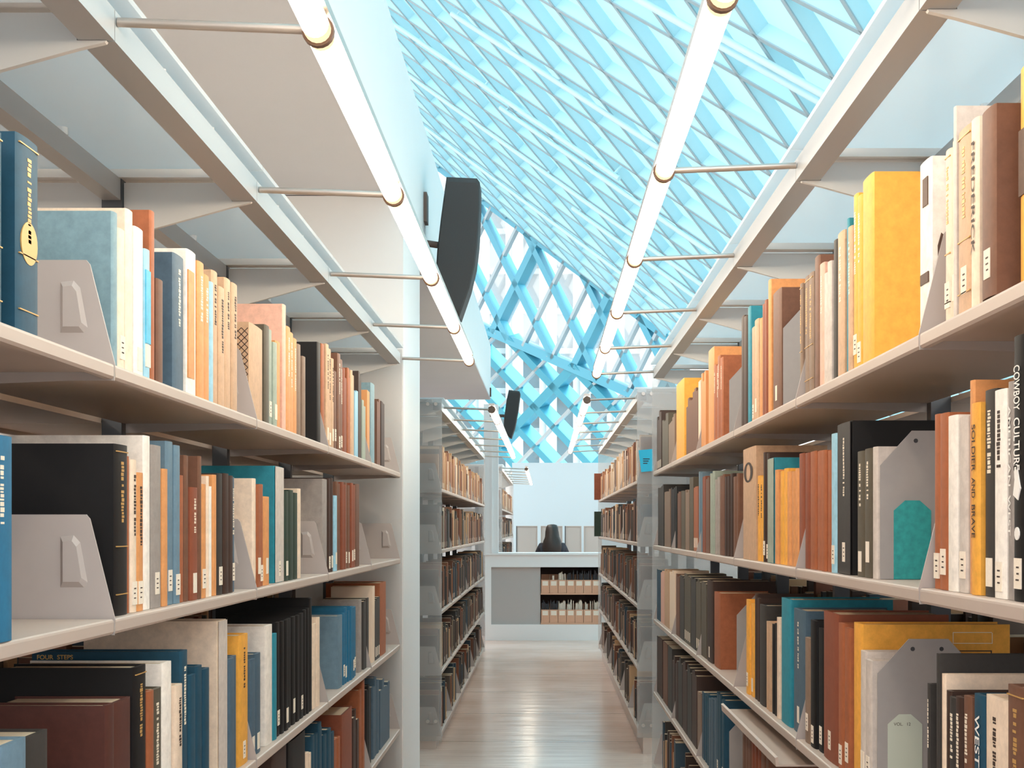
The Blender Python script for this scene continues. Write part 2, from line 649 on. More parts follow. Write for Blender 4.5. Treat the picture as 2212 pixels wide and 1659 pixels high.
structure('trim_7', lt, M['thinlattice'], 'thin grey glazing bars crossing the facade diamonds', 'glazing bars')
ga = MB()
ga.prism([onA(x, y) - PAN * 0.22 for x, y in polyA], PAN * -0.02)
structure('window_3', ga, M['haze'], 'hazy glazing behind the upper facade lattice', 'window')
gb = MB()
gb.prism([onB(x, y) - PBN * 0.3 for x, y in polyB], PBN * -0.02)
structure('window_4', gb, M['glass'], 'clear glazing behind the lower facade lattice', 'window')

# tower outside
YT = 75.0
sx = YT / F
tw = thing('office_tower', (0, YT, -20), 'pale striped office tower outside, behind the facade lattice', 'building')
tg = MB()
tg.box(-9, 8.0, YT + 0.6, YT + 9, -20, 26)
tg.build('glass_front', M['towerglass'], tw)
for k in range(-4, 5):
    tp = MB()
    x0 = (1092 + 73 * k - VX) * sx
    tp.box(x0, x0 + 38 * sx, YT, YT + 0.7, -20, 26)
    tp.box(x0 + 15 * sx, x0 + 17 * sx, YT - 0.1, YT, -20, 26)
    tp.build('pier', M['tower'], tw)
for k in range(-2, 12):
    ts = MB()
    ts.box(-9, 8.0, YT + 0.3, YT + 0.7, k * 2.2 - 0.15, k * 2.2 + 0.15)
    ts.build('spandrel', M['tower'], tw)


# ------------------------------------------------------------------ shelving ranges
def make_range(side, xf, y0, nb, raise_, label, ends, extras=True):
    """side -1: left of the aisle, +1: right; u runs from the aisle-side front inwards"""
    root = thing('bookshelf', (side * (xf + HALF), y0 + nb * BAY / 2, 0), label, 'bookshelf')
    y1 = y0 + nb * BAY

    def X(u): return side * (xf + u)

    sh = [z + raise_ for z in SH]
    cb, ct = CB + raise_, CT + raise_
    # plinth
    mb = MB()
    mb.box(X(0.03), X(2 * HALF - 0.03), y0, y1, 0.0, sh[-1] - 0.022)
    mb.build('plinth', M['steel'], root)
    for j in range(nb + 1):
        yj = y0 + j * BAY
        mb = MB()
        mb.box(X(HALF - 0.02), X(HALF + 0.02), yj - 0.015, yj + 0.015, 0.0, ct)
        mb.build('upright', M['upright'], root)
    # shelves, front and back face in one tray
    for si, z in enumerate(sh):
        for b in range(nb):
            ya, yb = y0 + b * BAY + 0.004, y0 + (b + 1) * BAY - 0.004
            mb = MB()
            for fl_ in (0, 1):
                prof = [(0.003, 0), (0.0006, -0.0015), (0, -0.004), (0, -0.017), (0.003, -0.0205), (0.012, -0.0205), (0.014, -0.011),
                        (HALF - 0.021, -0.011), (HALF - 0.021, 0)]
                if fl_:
                    prof = [(2 * HALF - u, w) for u, w in prof]
                mb.prism([(X(u), ya, z + w) for u, w in prof], (0, yb - ya, 0))
            s = mb.build('shelf', M['steel'], root)
            # end wings of this tray
            for yw in ([ya + 0.001] if b else [ya + 0.001]) + ([yb - 0.004] if b == nb - 1 else []):
                wv = MB()
                poly = [(0.001, -0.022), (0.0, 0.0), (0.034, 0.136), (0.039, 0.142), (0.24, 0.142), (0.262, 0.12), (0.266, 0.0), (0.266, -0.03), (0.06, -0.022)]
                wv.prism([(X(u), yw - 0.0045, z + w) for u, w in poly], (0, 0.003, 0))
                # pressed handle shape on the camera-side face
                o_ = [(0.074, 0.112), (0.056, 0.114), (0.047, 0.104), (0.037, 0.050), (0.042, 0.043), (0.074, 0.043)]
                cu, cz = 0.058, 0.078
                i_ = [(cu + (u - cu) * 0.68, cz + (w - cz) * 0.78) for u, w in o_]
                n = len(o_)
                wv.add([(X(u), yw - 0.0045, z + w) for u, w in o_] + [(X(u), yw - 0.0105, z + w) for u, w in i_],
                       [(k, (k + 1) % n, n + (k + 1) % n, n + k) for k in range(n)] + [[n + k for k in range(n)]])
                wv.build('shelf_wing', M['bracket'], s, smooth=False)
    # canopy
    for b in range(nb):
        ya, yb = y0 + b * BAY + 0.0015, y0 + (b + 1) * BAY - 0.0015
        for u0, u1 in ((0.0, 0.048), (HALF - 0.018, HALF + 0.018), (2 * HALF - 0.048, 2 * HALF)):
            mb = MB()
            mb.box(X(u0), X(u1), ya, yb, cb, ct)
            mb.build('canopy_beam', M['beam'], root)
        mb = MB()
        mb.box(X(-0.012), X(2 * HALF + 0.012), ya + 0.001, yb - 0.001, ct + 0.020, ct + 0.029)
        pn = mb.build('canopy_panel', M['panel'], root)
        for dy in (0.30, BAY - 0.30):
            for u in (0.02, HALF, 2 * HALF - 0.02):
                mb = MB()
                r = 0.011 if u == HALF else 0.006
                mb.tube((X(u), ya + dy, ct), (X(u), ya + dy, ct + 0.020), r, 14)
                mb.build('standoff', M['standoff'], pn, smooth=True)
    for j in range(nb + 1):
        yj = y0 + j * BAY
        yj = min(max(yj, y0 + 0.012), y1 - 0.012)
        for fl_ in (0, 1):
            pts = [(0.050, ct - 0.006), (HALF - 0.022, ct - 0.006), (HALF - 0.022, cb - 0.072), (0.050, cb - 0.012), (0.012, cb - 0.003), (0.010, cb - 0.0005), (0.050, cb - 0.0005)]
            if fl_: pts = [(2 * HALF - u, w) for u, w in pts]
            mb = MB()
            mb.prism([(X(u), yj - 0.005, w) for u, w in pts], (0, 0.010, 0))
            mb.build('canopy_arm', M['arm'], root)
        mb = MB()
        mb.box(X(0.05), X(2 * HALF - 0.05), yj - 0.022, yj + 0.022, ct + 0.001, ct + 0.018)
        mb.build('canopy_crossbar', M['white'], root)
    for e in ends:
        ye = y0 - 0.022 if e == 'near' else y1 + 0.010
        mb = MB()
        mb.box(X(-0.004), X(2 * HALF + 0.004), ye, ye + 0.012, 0.05 + raise_, ct + 0.018)
        ep = mb.build('end_panel', M['endpanel'], root)
        for u in (0.03, 0.075, 2 * HALF - 0.03):
            for z in (ct - 0.01, 0.16):
                mb = MB()
                mb.tube((X(u), ye - 0.006, z), (X(u), ye, z), 0.010, 12)
                mb.build('bolt', M['alu'], ep, smooth=True)
    return root


def make_light(side, xt, xf, y0, y1, raise_, label, start_cap=False):
    h = EYE + 0.678 + raise_
    root = thing('linear_light', (side * xt, (y0 + y1) / 2, h), label, 'light', 'warm tube lights over the aisle')
    x = side * xt
    n = max(1, round((y1 - y0) / BAY))
    for k in range(n):
        a = y0 + (y1 - y0) * k / n
        b = y0 + (y1 - y0) * (k + 1) / n
        mb = MB()
        mb.tube((x, a + 0.026, h), (x, b - 0.026, h), 0.0185, 18)
        tb = mb.build('tube', M['tube'], root, smooth=True)
        for p, q in ((a + 0.0055, a + 0.0258), (b - 0.0258, b - 0.0055)):
            mb = MB()
            mb.tube((x, p, h), (x, q, h), 0.0185, 18)
            mb.build('tube_end', M['tube_end'], tb, smooth=True)
    for k in range(n + 1):
        a = y0 + (y1 - y0) * k / n
        mb = MB()
        mb.tube((x, a - 0.005, h), (x, a + 0.005, h), 0.0222, 18)
        mb.build('collar', M['collar'], root, smooth=True)
        yr = a + 0.0
        mb = MB()
        sg = 1 if side * xf > x else -1
        mb.tube((x + sg * 0.018, yr, h + 0.002), (side * xf - sg * 0.0015, yr, EYE + 0.690 + raise_), 0.0065, 10)
        mb.build('support_rod', M['alu'], root, smooth=True)
    mb = MB()
    mb.box(x - 0.016, x + 0.016, y0, y1, h + 0.0225, h + 0.036)
    mb.build('housing', M['alu'], root)
    return root


Y0 = 1.855 - BAY
make_range(-1, XL, Y0, 5, 0.0, 'long grey steel bookshelf in the left foreground under a frosted canopy', ('far',))
make_range(1, XR, Y0, 6, RAISE, 'long grey steel bookshelf in the right foreground under a frosted canopy', ('far',))
make_range(-1, XL, 7.68, 6, 0.0, 'farther grey steel bookshelf on the left, beyond the pale pier', ('near', 'far'))
make_range(1, XR, 7.52, 6, RAISE, 'farther grey steel bookshelf on the right, with the cyan notice', ('near', 'far'))
make_range(-1, 0.50, 15.75, 6, 0.0, 'distant white bookshelf left of the seated person, past the parapet', ('near', 'far'))
make_light(-1, 0.31, XL, 0.94, 5.56, 0.0, 'warm glowing tube light over the left side of the near aisle')
make_light(1, 0.24, XR, 0.94, 6.40, RAISE, 'warm glowing tube light over the right side of the near aisle')
make_light(-1, 1.445, XL + 2 * HALF, 0.94, 5.5, 0.0, 'added unseen tube light in the next aisle left, brightening the canopy panels')  # unseen lamp added to brighten the left canopy panels and soffit
make_light(1, 1.365, XR + 2 * HALF, 0.94, 6.40, RAISE, 'added unseen tube light in the next aisle right, brightening the canopy panels')  # unseen lamp added to brighten the right canopy panels
make_light(-1, 0.308, XL, 7.84, 13.15, 0.0, 'small warm tube light beside the farther left bookshelf canopy')
make_light(1, 0.235, XR, 7.70, 12.95, RAISE, 'small warm tube light beside the farther right bookshelf canopy')
make_light(-1, 0.22, 0.50, 15.8, 21.2, 0.0, 'smallest tube light, in front of the pale blue back wall')

# pull-out tray under the right range's third shelf
tz = SH[2] + RAISE - 0.062
tray = thing('pull_out_tray', (XR + 0.1, 3.23, tz), 'grey steel pull-out tray sticking out under the right third shelf', 'tray')
mb = MB()
mb.prism([(XR - 0.035, 2.80, tz), (XR - 0.037, 2.80, tz + 0.018), (XR - 0.031, 2.80, tz + 0.020), (XR - 0.029, 2.80, tz + 0.004),
          (XR + 0.22, 2.80, tz + 0.004), (XR + 0.22, 2.80, tz)], (0, 0.86, 0))
mb.build('tray_plate', M['steel'], tray)
for ya in (2.800, 3.655):
    mb = MB()
    mb.box(XR + 0.05, XR + 0.22, ya, ya + 0.005, tz + 0.004, tz + 0.040)
    mb.build('slide', M['bracket'], tray)

# ------------------------------------------------------------------ books
# x0 x1 = the spine's left and right edge in the photo, y = top of the spine's near edge, colour, options
LT = """
-40 9 255 navy t=gold d=.19 rec=.012|navy gilt-lettered volume cut by the photo's left edge, top shelf
38 87 283 navy t=gold d=.19 medal=1|navy volume with gold title and round medallion beside the empty shelf wing
247 259 455 tealgrey d=.24|large grey-blue book behind the nearest shelf wing, left top shelf
262 276 491 cream w=1
277 292 449 cream d=.24
293 312 487 white w=1
313 324 536 lightblue w=1 band=1|white and light-blue striped paperback on the left top shelf
325 335 453 rust
342 356 600 brown
380 403 544 slate t=cream d=.18
404 424 536 white d=.2 panel=orange|white tall book with an orange spine panel, left top shelf
426 453 562 orange t=cream
454 462 607 lightblue
463 487 582 tan t=ink
488 513 598 tan t=ink
542 571 695 tan d=.16 lat=1|tan book with black diamond lattice printed on its cover, left top shelf
572 582 700 olive
583 598 710 greygreen w=1
599 609 735 orange
610 617 656 rose d=.24|tall pink book standing above its neighbours on the left top shelf
618 645 703 orange t=cream
646 659 742 taupe
689 697 738 black d=.2|large black book behind the third shelf wing, left top shelf
698 704 741 rust
705 721 742 tan t=ink w=1
722 728 800 brown w=1
729 741 762 brown t=cream w=1
742 749 794 redbrown
750 757 794 rust
758 765 799 tan
767 774 845 lightblue
775 781 801 dbrown
783 790 863 greygreen
791 799 840 orange
804 812 826 tealgrey d=.2
815 822 866 brown
824 831 866 dbrown
"""
LM = """
-25 32 935 blue t=cream d=.17 rec=.0|bright blue worn volume at the photo's left edge, second shelf
248 277 958 black t=gold d=.24|wide black book with gilt spine rules behind the left second-shelf wing
278 284 985 rust
285 297 992 cream t=ink w=1
298 312 1020 orange t=ink w=1
313 327 940 white d=.25|very tall white book behind the wide black one, left second shelf
329 350 960 grey w=1
351 362 1012 orange
363 378 952 bluegrey w=1
379 391 961 bluegrey w=1
392 402 1026 rust
403 411 983 brown
412 427 1052 redbrown t=cream w=1
428 435 985 brown
436 446 1045 orange w=1
447 452 1028 cream
453 461 1050 white
462 470 1025 orange
471 481 1022 charcoal w=1
482 503 1022 dbrown
504 511 1030 slate t=cream w=1
546 553 1033 cream d=.17
554 570 1047 rust w=1
571 583 1072 orange w=1
597 616 1006 palegrey cov=teal d=.26 w=1|tall teal-covered book with pale spine, left second shelf
617 625 1060 green w=1
626 645 1058 green
646 653 1055 cream
689 708 1032 grey d=.2
710 719 1033 dbrown w=1
722 728 1070 lightblue w=1
729 737 1040 brown
738 747 1041 redbrown
748 757 1042 brown w=1
758 767 1043 redbrown w=1
768 779 1045 brown
"""
L3 = """
5 58 1612 bluegrey d=.15
61 112 1595 charcoal d=.15
205 246 1534 maroon d=.17
248 288 1520 maroon d=.17
290 317 1443 black d=.2 t=gold
318 332 1495 rust
333 355 1492 olive t=cream
357 377 1434 white d=.23
379 394 1482 cream t=ink w=1
395 411 1408 navy d=.26 t=cream CT=FOUR_STEPS|navy folio with gilt cover lettering behind the white one, left third shelf
412 452 1460 navy
474 493 1342 palegrey cov=cream d=.25|giant cream book with grey spine on the left third shelf
494 515 1424 slate
516 537 1374 yellow t=ink w=1|yellow book with ink drawing down its spine, left third shelf
538 563 1427 slate w=1
574 589 1353 white d=.2
590 598 1370 teal
600 607 1345 black w=1
608 615 1343 black
616 623 1340 black w=1
624 631 1337 black
632 640 1333 black w=1
641 648 1330 black
649 657 1326 black w=1
658 668 1318 black
669 675 1293 black d=.24
677 690 1349 cream
733 742 1331 bluegrey d=.16
743 751 1325 blue w=1
752 761 1320 blue
762 771 1313 blue w=1
778 783 1297 grey
786 797 1300 charcoal
805 810 1268 cream
811 821 1298 charcoal w=1
823 836 1260 rust d=.2
"""
L4 = """
590 622 1632 dbrown d=.16
624 660 1605 black d=.16
662 672 1628 cream
674 700 1592 navy
701 722 1590 navy
724 737 1600 rust
740 762 1545 redbrown d=.18
764 776 1552 dbrown
779 789 1492 rust
791 802 1493 black
807 820 1485 slate
822 842 1493 slate
"""
RT = """
2195 2228 122 yellow d=.18 band2=1|tall yellow book with brown photo band at the right edge, top shelf
2117 2147 222 brown d=.17 w=1 rec=.0|dark brown jacketed book with white label, second from right edge, top shelf
2100 2116 250 cream T=FREDERICK ink=1|cream book with dark lettering beside the jacketed brown one, right top shelf
2068 2099 262 tan w=1 t=gold
2060 2066 228 palegrey d=.2
2054 2059 303 cream w=1
2040 2053 318 cream t=gold w=1
1981 2008 335 white d=.16 photo=1|white jacketed book with a brown photograph on its cover, right top shelf
1864 1888 370 yellow d=.18|large plain yellow book showing its whole cover, right top shelf
1843 1863 418 yellow t=cream w=1
1833 1842 486 tan t=cream
1827 1832 470 teal
1822 1826 515 tan
1807 1821 495 tan t=cream
1797 1805 515 charcoal
1781 1796 562 palegrey
1770 1780 565 rose t=cream
1758 1769 549 brown
1729 1757 585 taupe t=gold
1666 1684 620 brown d=.14 w=1
1659 1665 602 orange d=.2
1648 1658 646 redbrown
1639 1646 685 orange
1621 1637 687 tan w=1
1613 1619 660 teal
1599 1612 680 dbrown
1540 1562 770 rust t=cream
1527 1539 748 orange d=.2
1514 1524 800 orange
1508 1513 820 cream
1482 1507 842 brown
1459 1476 816 yellow d=.2
1444 1457 893 taupe
1430 1443 891 olive
1417 1428 888 dbrown w=1
"""
R2 = """
2187 2210 720 black d=.19 w=1 T=COWBOY_CULTURE art=1|black book titled in big white western letters, right edge, second shelf
2172 2185 822 grey T=AMERICAN_WEST|grey book lettered down its spine beside the big black one, right second shelf
2146 2171 838 white t=ink w=1
2119 2143 838 charcoal t=cream w=1
2099 2117 868 yellow T=SOLDIER_AND_BRAVE ink=1|yellow book lettered down its spine beside the charcoal one, right second shelf
2088 2098 820 orange d=.19
2070 2087 898 palegrey w=1
2048 2068 895 white
2029 2047 890 rust w=1
2006 2028 893 rust w=1
1881 1896 963 palegrey
1847 1879 967 olive t=cream w=1
1808 1837 908 charcoal cov=black d=.26 t=cream w=1|wide black book with spaced white spine letters, right second shelf
1796 1807 935 lightblue w=1
1775 1795 972 rust
1748 1774 972 rust
1723 1747 977 redbrown
1699 1722 1011 orange
1682 1698 1011 yellow
1674 1681 1014 orange
1660 1673 988 greygreen cov=teal d=.2
1649 1659 978 dbrown w=1
1634 1648 1028 yellow t=ink
1605 1633 962 tan d=.18 oval=1|tall tan book with a dark oval printed near its top, right second shelf
1582 1596 1022 brown
1566 1581 1022 dbrown
1553 1565 1024 brown
1544 1552 1030 grey
1532 1543 1017 greygreen
1524 1531 1030 brown
1517 1523 1028 redbrown
1509 1516 1020 bluegrey
1498 1507 1050 rust w=1
1489 1497 1030 olive
1480 1488 1058 taupe
1471 1479 1060 olive
1463 1470 1062 brown
1449 1461 1050 black
1435 1447 1056 taupe
1421 1433 1046 charcoal
"""
R3 = """
2172 2212 1490 brown t=gold d=.17
2123 2170 1516 cream d=.17 t=ink
2098 2121 1505 navy d=.19 T=WESTWARD
2080 2096 1507 brown t=cream
2065 2079 1508 dbrown t=cream
2050 2064 1509 charcoal t=cream
2039 2049 1494 dbrown d=.2
2029 2037 1457 cream d=.22
2022 2028 1413 charcoal d=.22
2001 2020 1483 charcoal t=cream
1858 1883 1428 palegrey w=1
1838 1857 1349 yellow d=.26 frame=1|large yellow-ochre book with a line frame stamped on its cover, right third shelf
1812 1836 1358 rust w=1
1778 1810 1328 redbrown d=.2 w=1
1752 1776 1359 black w=1
1740 1751 1380 taupe w=1
1709 1738 1322 slate d=.2 t=cream w=1
1686 1707 1296 teal d=.22|tall bright teal book in the middle of the right third shelf
1678 1684 1335 cream
1666 1677 1348 black
1654 1665 1347 tan
1640 1653 1309 charcoal d=.17
1628 1639 1293 dbrown
1613 1627 1305 yellow w=1
1540 1553 1282 rust d=.17
1526 1538 1256 dbrown d=.2 w=1
1514 1525 1262 olive
1503 1513 1258 olive w=1
1492 1502 1250 charcoal
1478 1491 1248 olive w=1
1468 1477 1249 charcoal
1460 1467 1246 brown
1446 1458 1240 cream
1435 1445 1238 tan
1427 1434 1236 rose
1418 1426 1232 navy
"""
R4 = """
1640 1662 1590 brown
1622 1639 1586 redbrown
1600 1621 1572 brown
1546 1562 1514 navy w=1
1530 1545 1512 slate
1516 1529 1502 navy
1506 1515 1500 taupe
1494 1504 1462 dbrown
1484 1493 1456 charcoal
1474 1483 1450 dbrown
1464 1473 1436 charcoal
1452 1463 1430 dbrown
1442 1451 1390 charcoal
1432 1441 1388 brown
1418 1430 1380 dbrown
"""
ALL = []
far = MB()        # books too small or hidden to tell apart


def r_lab(lab):
    return not lab.endswith(' shelf') or ', ' not in lab


BEND = {}
for px, si in ((1690, 0), (1574, 0), (1899, 1), (1893, 2), (1590, 2), (1574, 3)):
    BEND.setdefault((1, si), []).append(F * (XR + 0.02) / (px - VX))
SNAME = ['top', 'second', 'third', 'fourth']
ORD = ['first', 'second', 'third', 'fourth', 'fifth', 'sixth', 'seventh', 'eighth', 'ninth', 'tenth', 'eleventh', 'twelfth',
       'thirteenth', 'fourteenth', 'fifteenth', 'sixteenth', 'seventeenth', 'eighteenth', 'nineteenth', 'twentieth']
tens = {20: 'twenty', 30: 'thirty', 40: 'forty'}


def ordinal(n):
    if n <= 20: return ORD[n - 1]
    t, u = n // 10 * 10, n % 10
    if u == 0: return {30: 'thirtieth', 40: 'fortieth', 50: 'fiftieth'}[n]
    return tens[t] + '-' + ORD[u - 1]


def place(i, n):
    return f"{ordinal(i + 1)} from near end" if i < (n + 1) // 2 else f"{ordinal(n - i)} from far end"


used_labels = set()


def spine_text(root, side, xs, yc, ztop, s, length, width, m):
    g = -1 if side > 0 else 1
    tot = len(s)
    for wd in s.split(' '):
        vs, fs = text_mesh(wd, 1.0, 0.012)
        w = max(v.x for v in vs)
        hi = max(v.y for v in vs)
        ln = length * len(wd) / tot
        mb = MB()
        mb.add([(xs, yc + g * (v.y * width / hi - width / 2), ztop - v.x * ln / w) for v in vs], fs)
        mb.build('title', m, root)
        ztop -= length * (len(wd) + 0.9) / tot


def make_book(side, xf, y0, y1, z, H, col, o, label, group):
    t = y1 - y0
    yc = (y0 + y1) / 2
    rec = float(o.get('rec', 0.012 + 0.006 * random.random()))
    D = float(o.get('d', 0.135 + 0.03 * random.random()))
    D = min(D, HALF - rec - 0.025)
    xs = side * (xf + rec)

    def X(u): return xs + side * u

    root = thing('book', (X(D / 2), yc, z), label, 'book', group)
    bd = min(0.0028, t * 0.16)
    bulge = min(0.0035, t * 0.14)
    n = 6
    outer = [(D, -t / 2), (0.008, -t / 2)]
    for i in range(n + 1):
        a = math.pi * i / n
        outer.append((bulge * (1 - math.sin(a)) if True else 0, -t / 2 * math.cos(a)))
    outer += [(0.008, t / 2), (D, t / 2)]
    # shallow hinge groove beside the spine
    inner = [(D, t / 2 - bd), (bulge + bd + 0.001, t / 2 - bd), (bulge + bd + 0.001, -t / 2 + bd), (D, -t / 2 + bd)]
    mb = MB()
    mb.prism([(X(u), yc + v, z) for u, v in outer + inner], (0, 0, H))
    cov = mb.build('cover', M['cloth'], root, smooth=True, colour=PAL[o.get('cov', col)][0])
    jit = 1 + 0.10 * (random.random() - 0.5)
    cov.color = [min(1, c * jit) for c in cov.color[:3]] + [1]
    mb = MB()
    sq = 0.0035
    mb.box(X(bulge + bd + 0.0015), X(D - 0.004), yc - t / 2 + bd, yc + t / 2 - bd, z + 0.003, z + H - sq)
    mb.build('page_block', M['pages'], root)
    xo = X(-0.0004)
    g = -1 if side > 0 else 1
    if 'cov' in o:
        mb = MB()
        mb.box(X(-0.0006), X(0.0005), yc - t * 0.46, yc + t * 0.46, z + 0.001, z + H - 0.001)
        mb.build('spine_cloth', M['cloth'], root, colour=PAL[col][0])
        xo = X(-0.0010)
    if o.get('w') and t > 0.006:
        wv = min(t * 0.42, 0.011)
        zl = z + 0.008 + 0.02 * random.random()
        mb = MB()
        mb.box(xo, X(0.002), yc - wv, yc + wv, zl, zl + 0.034)
        lb_ = mb.build('call_number_label', M['sticker'], root)
        if t > 0.012 and random.random() < .6:
            mb = MB()
            for k in range(3):
                mb.box(xo - side * 0.0003, xo, yc - wv * 0.5, yc + wv * (0.1 + 0.3 * random.random()), zl + 0.009 + 0.007 * k, zl + 0.0108 + 0.007 * k)
            mb.build('call_number', M['ink'], lb_)
    tcol = {'gold': 'gold', 'cream': 'creamfoil', 'ink': 'ink'}.get(o.get('t'))
    if o.get('T'):
        s = o['T'].replace('_', ' ')
        big = s.startswith('COW')
        ln = H * (0.40 if big else 0.6)
        spine_text(root, side, X(-0.0009), yc, z + H * 0.89, s, ln, t * (0.56 if big else 0.42), M['ink'] if o.get('ink') else M['whiteink'])
    elif tcol:
        mb = MB()
        zc = z + H * 0.9
        lim = z + H * (0.45 + 0.2 * random.random())
        wv = min(t * 0.17, 0.0065)
        while zc > lim:
            ch = 0.0018 + 0.0034 * random.random()
            mb.box(xo, X(0.002), yc - wv * (0.5 + 0.5 * random.random()), yc + wv * (0.5 + 0.5 * random.random()), zc - ch, zc)
            zc -= ch + 0.0013 + (0.004 if random.random() < .15 else 0)
        if tcol == 'gold':
            for fr in (0.955, 0.40, 0.12):
                m2 = MB()
                m2.box(xo, X(0.002), yc - t * 0.42, yc + t * 0.42, z + H * fr, z + H * fr + 0.0015)
                m2.build('gilt_rule', M['gold'], root)
        mb.build('title', M[tcol], root)
    if o.get('medal'):
        mb = MB()
        mb.tube((xo, yc, z + H * 0.47), (X(0.002), yc, z + H * 0.47), t * 0.36, 24)
        mb.build('medallion', M['gold'], root, smooth=True)
    if o.get('panel'):
        mb = MB()
        mb.box(xo, X(0.002), yc - t * 0.45, yc + t * 0.2, z + 0.03, z + H * 0.86)
        mb.build('spine_panel', M['cloth'], root, colour=PAL[o['panel']][0])
    if o.get('band'):
        mb = MB()
        mb.box(xo, X(0.002), yc - t * 0.45, yc + t * 0.45, z + H * 0.28, z + H * 0.84)
        mb.build('spine_panel', M['cloth'], root, colour='#5fbde0')
    yf = yc - t / 2 - 0.0004       # cover face turned to the camera
    if o.get('band2'):
        mb = MB()
        mb.box(X(-0.0008), X(0.004), yc - t * 0.45, yc + t * 0.45, z + H * 0.42, z + H * 0.72)
        mb.box(X(0.003), X(D * 0.9), yf, yf + 0.001, z + H * 0.42, z + H * 0.72)
        mb.build('jacket_photo', M['brownart'], root)
    if o.get('lat'):
        mb = MB()
        st = 0.0135
        for i in range(9):
            for j in range(-1, 14):
                for sg in (-1, 1):
                    u0, w0 = 0.005 + st * i, H - 0.012 - st * j
                    if w0 - st < 0.01 or w0 > H - 0.004 or u0 + st > D: continue
                    a = Vector((X(u0), yf, z + (w0 if sg > 0 else w0 - st)))
                    b = Vector((X(u0 + st), yf, z + (w0 - st if sg > 0 else w0)))
                    mb.bar(a, b, (b - a).cross(Vector((0, 1, 0))), 0.0016, (0, 1, 0), 0.0006)
        mb.build('cover_pattern', M['ink'], root)
    if o.get('photo'):
        mb = MB()
        w0, w1 = 0.028, 0.062
        pts = [(0.007, .02), (0.006, .07), (0.011, .085), (0.010, .12), (0.015, .138), (0.024, .13), (0.026, .10), (0.034, .07), (0.05, .04), (0.05, .02)]
        mb.prism([(X(u), yf, z + w) for u, w in pts], (0, 0.001, 0))
        mb.box(X(-0.0008), X(0.003), yc - t * .3, yc + t * .1, z + H * .74, z + H * .9)
        mb.box(X(-0.0008), X(0.003), yc - t * .35, yc + t * .3, z + H * .3, z + H * .36)
        mb.build('jacket_photo', M['brownart'], root)
    if o.get('art'):
        mb = MB()
        pts = [(-.001, .135), (-.001, .15), (-.001, .165), (-.001, .17), (-.001, .15), (-.001, .13)]
        ys = [-.35, -.2, -.3, .0, .3, .1]
        mb.prism([(X(-0.0009), yc + g * yy * t, z + w) for (u, w), yy in zip([(0, .118), (0, .135), (0, .15), (0, .152), (0, .125), (0, .112)], ys)], (side * 0.002, 0, 0))
        mb.build('cover_art', M['whiteink'], root)
        mb = MB()
        mb.tube((X(-0.0009), yc, z + .075), (X(0.001), yc, z + .075), t * .22, 12)
        mb.build('cover_art', M['whiteink'], root)
    if o.get('oval'):
        mb = MB()
        zc, ry, rz = z + H * 0.78, t * 0.34, 0.026
        n = 20
        A = [(xo, yc + ry * math.cos(2 * math.pi * i / n), zc + rz * math.sin(2 * math.pi * i / n)) for i in range(n)]
        B = [(xo, yc + ry * .5 * math.cos(2 * math.pi * i / n), zc + rz * .8 * math.sin(2 * math.pi * i / n)) for i in range(n)]
        mb.add(A + B, [(i, (i + 1) % n, n + (i + 1) % n, n + i) for i in range(n)])
        mb.build('spine_oval', M['ink'], root)
    if o.get('CT'):
        xt = X(D - 0.008)
        for wd in o['CT'].split('_'):
            vs, fs = text_mesh(wd, 0.0105, 0.0002)
            mb = MB()
            mb.add([(xt + v.x, yf, z + H - 0.0125 + v.y) for v in vs], fs)
            mb.build('cover_title', M['gold'], root)
            xt += max(v.x for v in vs) + 0.006
    if o.get('frame'):
        mb = MB()
        for e in (0.0, 0.006):
            u0, u1, w0, w1 = 0.035 + e, D - 0.03 - e, 0.02, H - 0.045 - e
            mb.box(X(u0), X(u1), yf, yf + .001, z + w1, z + w1 + .0018)
            mb.box(X(u0), X(u0 + .0018), yf, yf + .001, z + w0, z + w1)
            mb.box(X(u1 - .0018), X(u1), yf, yf + .001, z + w0, z + w1)
        for k in range(7):
            a = Vector((X(0.043 + .01 * k), yf, z + H - 0.055))
            b = Vector((X(0.043), yf, z + H - 0.055 - .01 * k))
            if k: mb.bar(a, b, (b - a).cross(Vector((0, 1, 0))), 0.0016, (0, 1, 0), 0.0006)
        mb.build('cover_frame', M['ink'], root)
        mb = MB()
        u0, u1, w0, w1 = D - 0.095, D - 0.03, H - 0.032, H - 0.014
        for a in ((u0, u1, w0, w0 + .0012), (u0, u1, w1, w1 + .0012), (u0, u0 + .0012, w0, w1), (u1, u1 + .0012, w0, w1)):
            mb.box(X(a[0]), X(a[1]), yf, yf + .001, z + a[2], z + a[3])
        mb.build('cover_sticker_outline', M['creamfoil'], root)
    return root


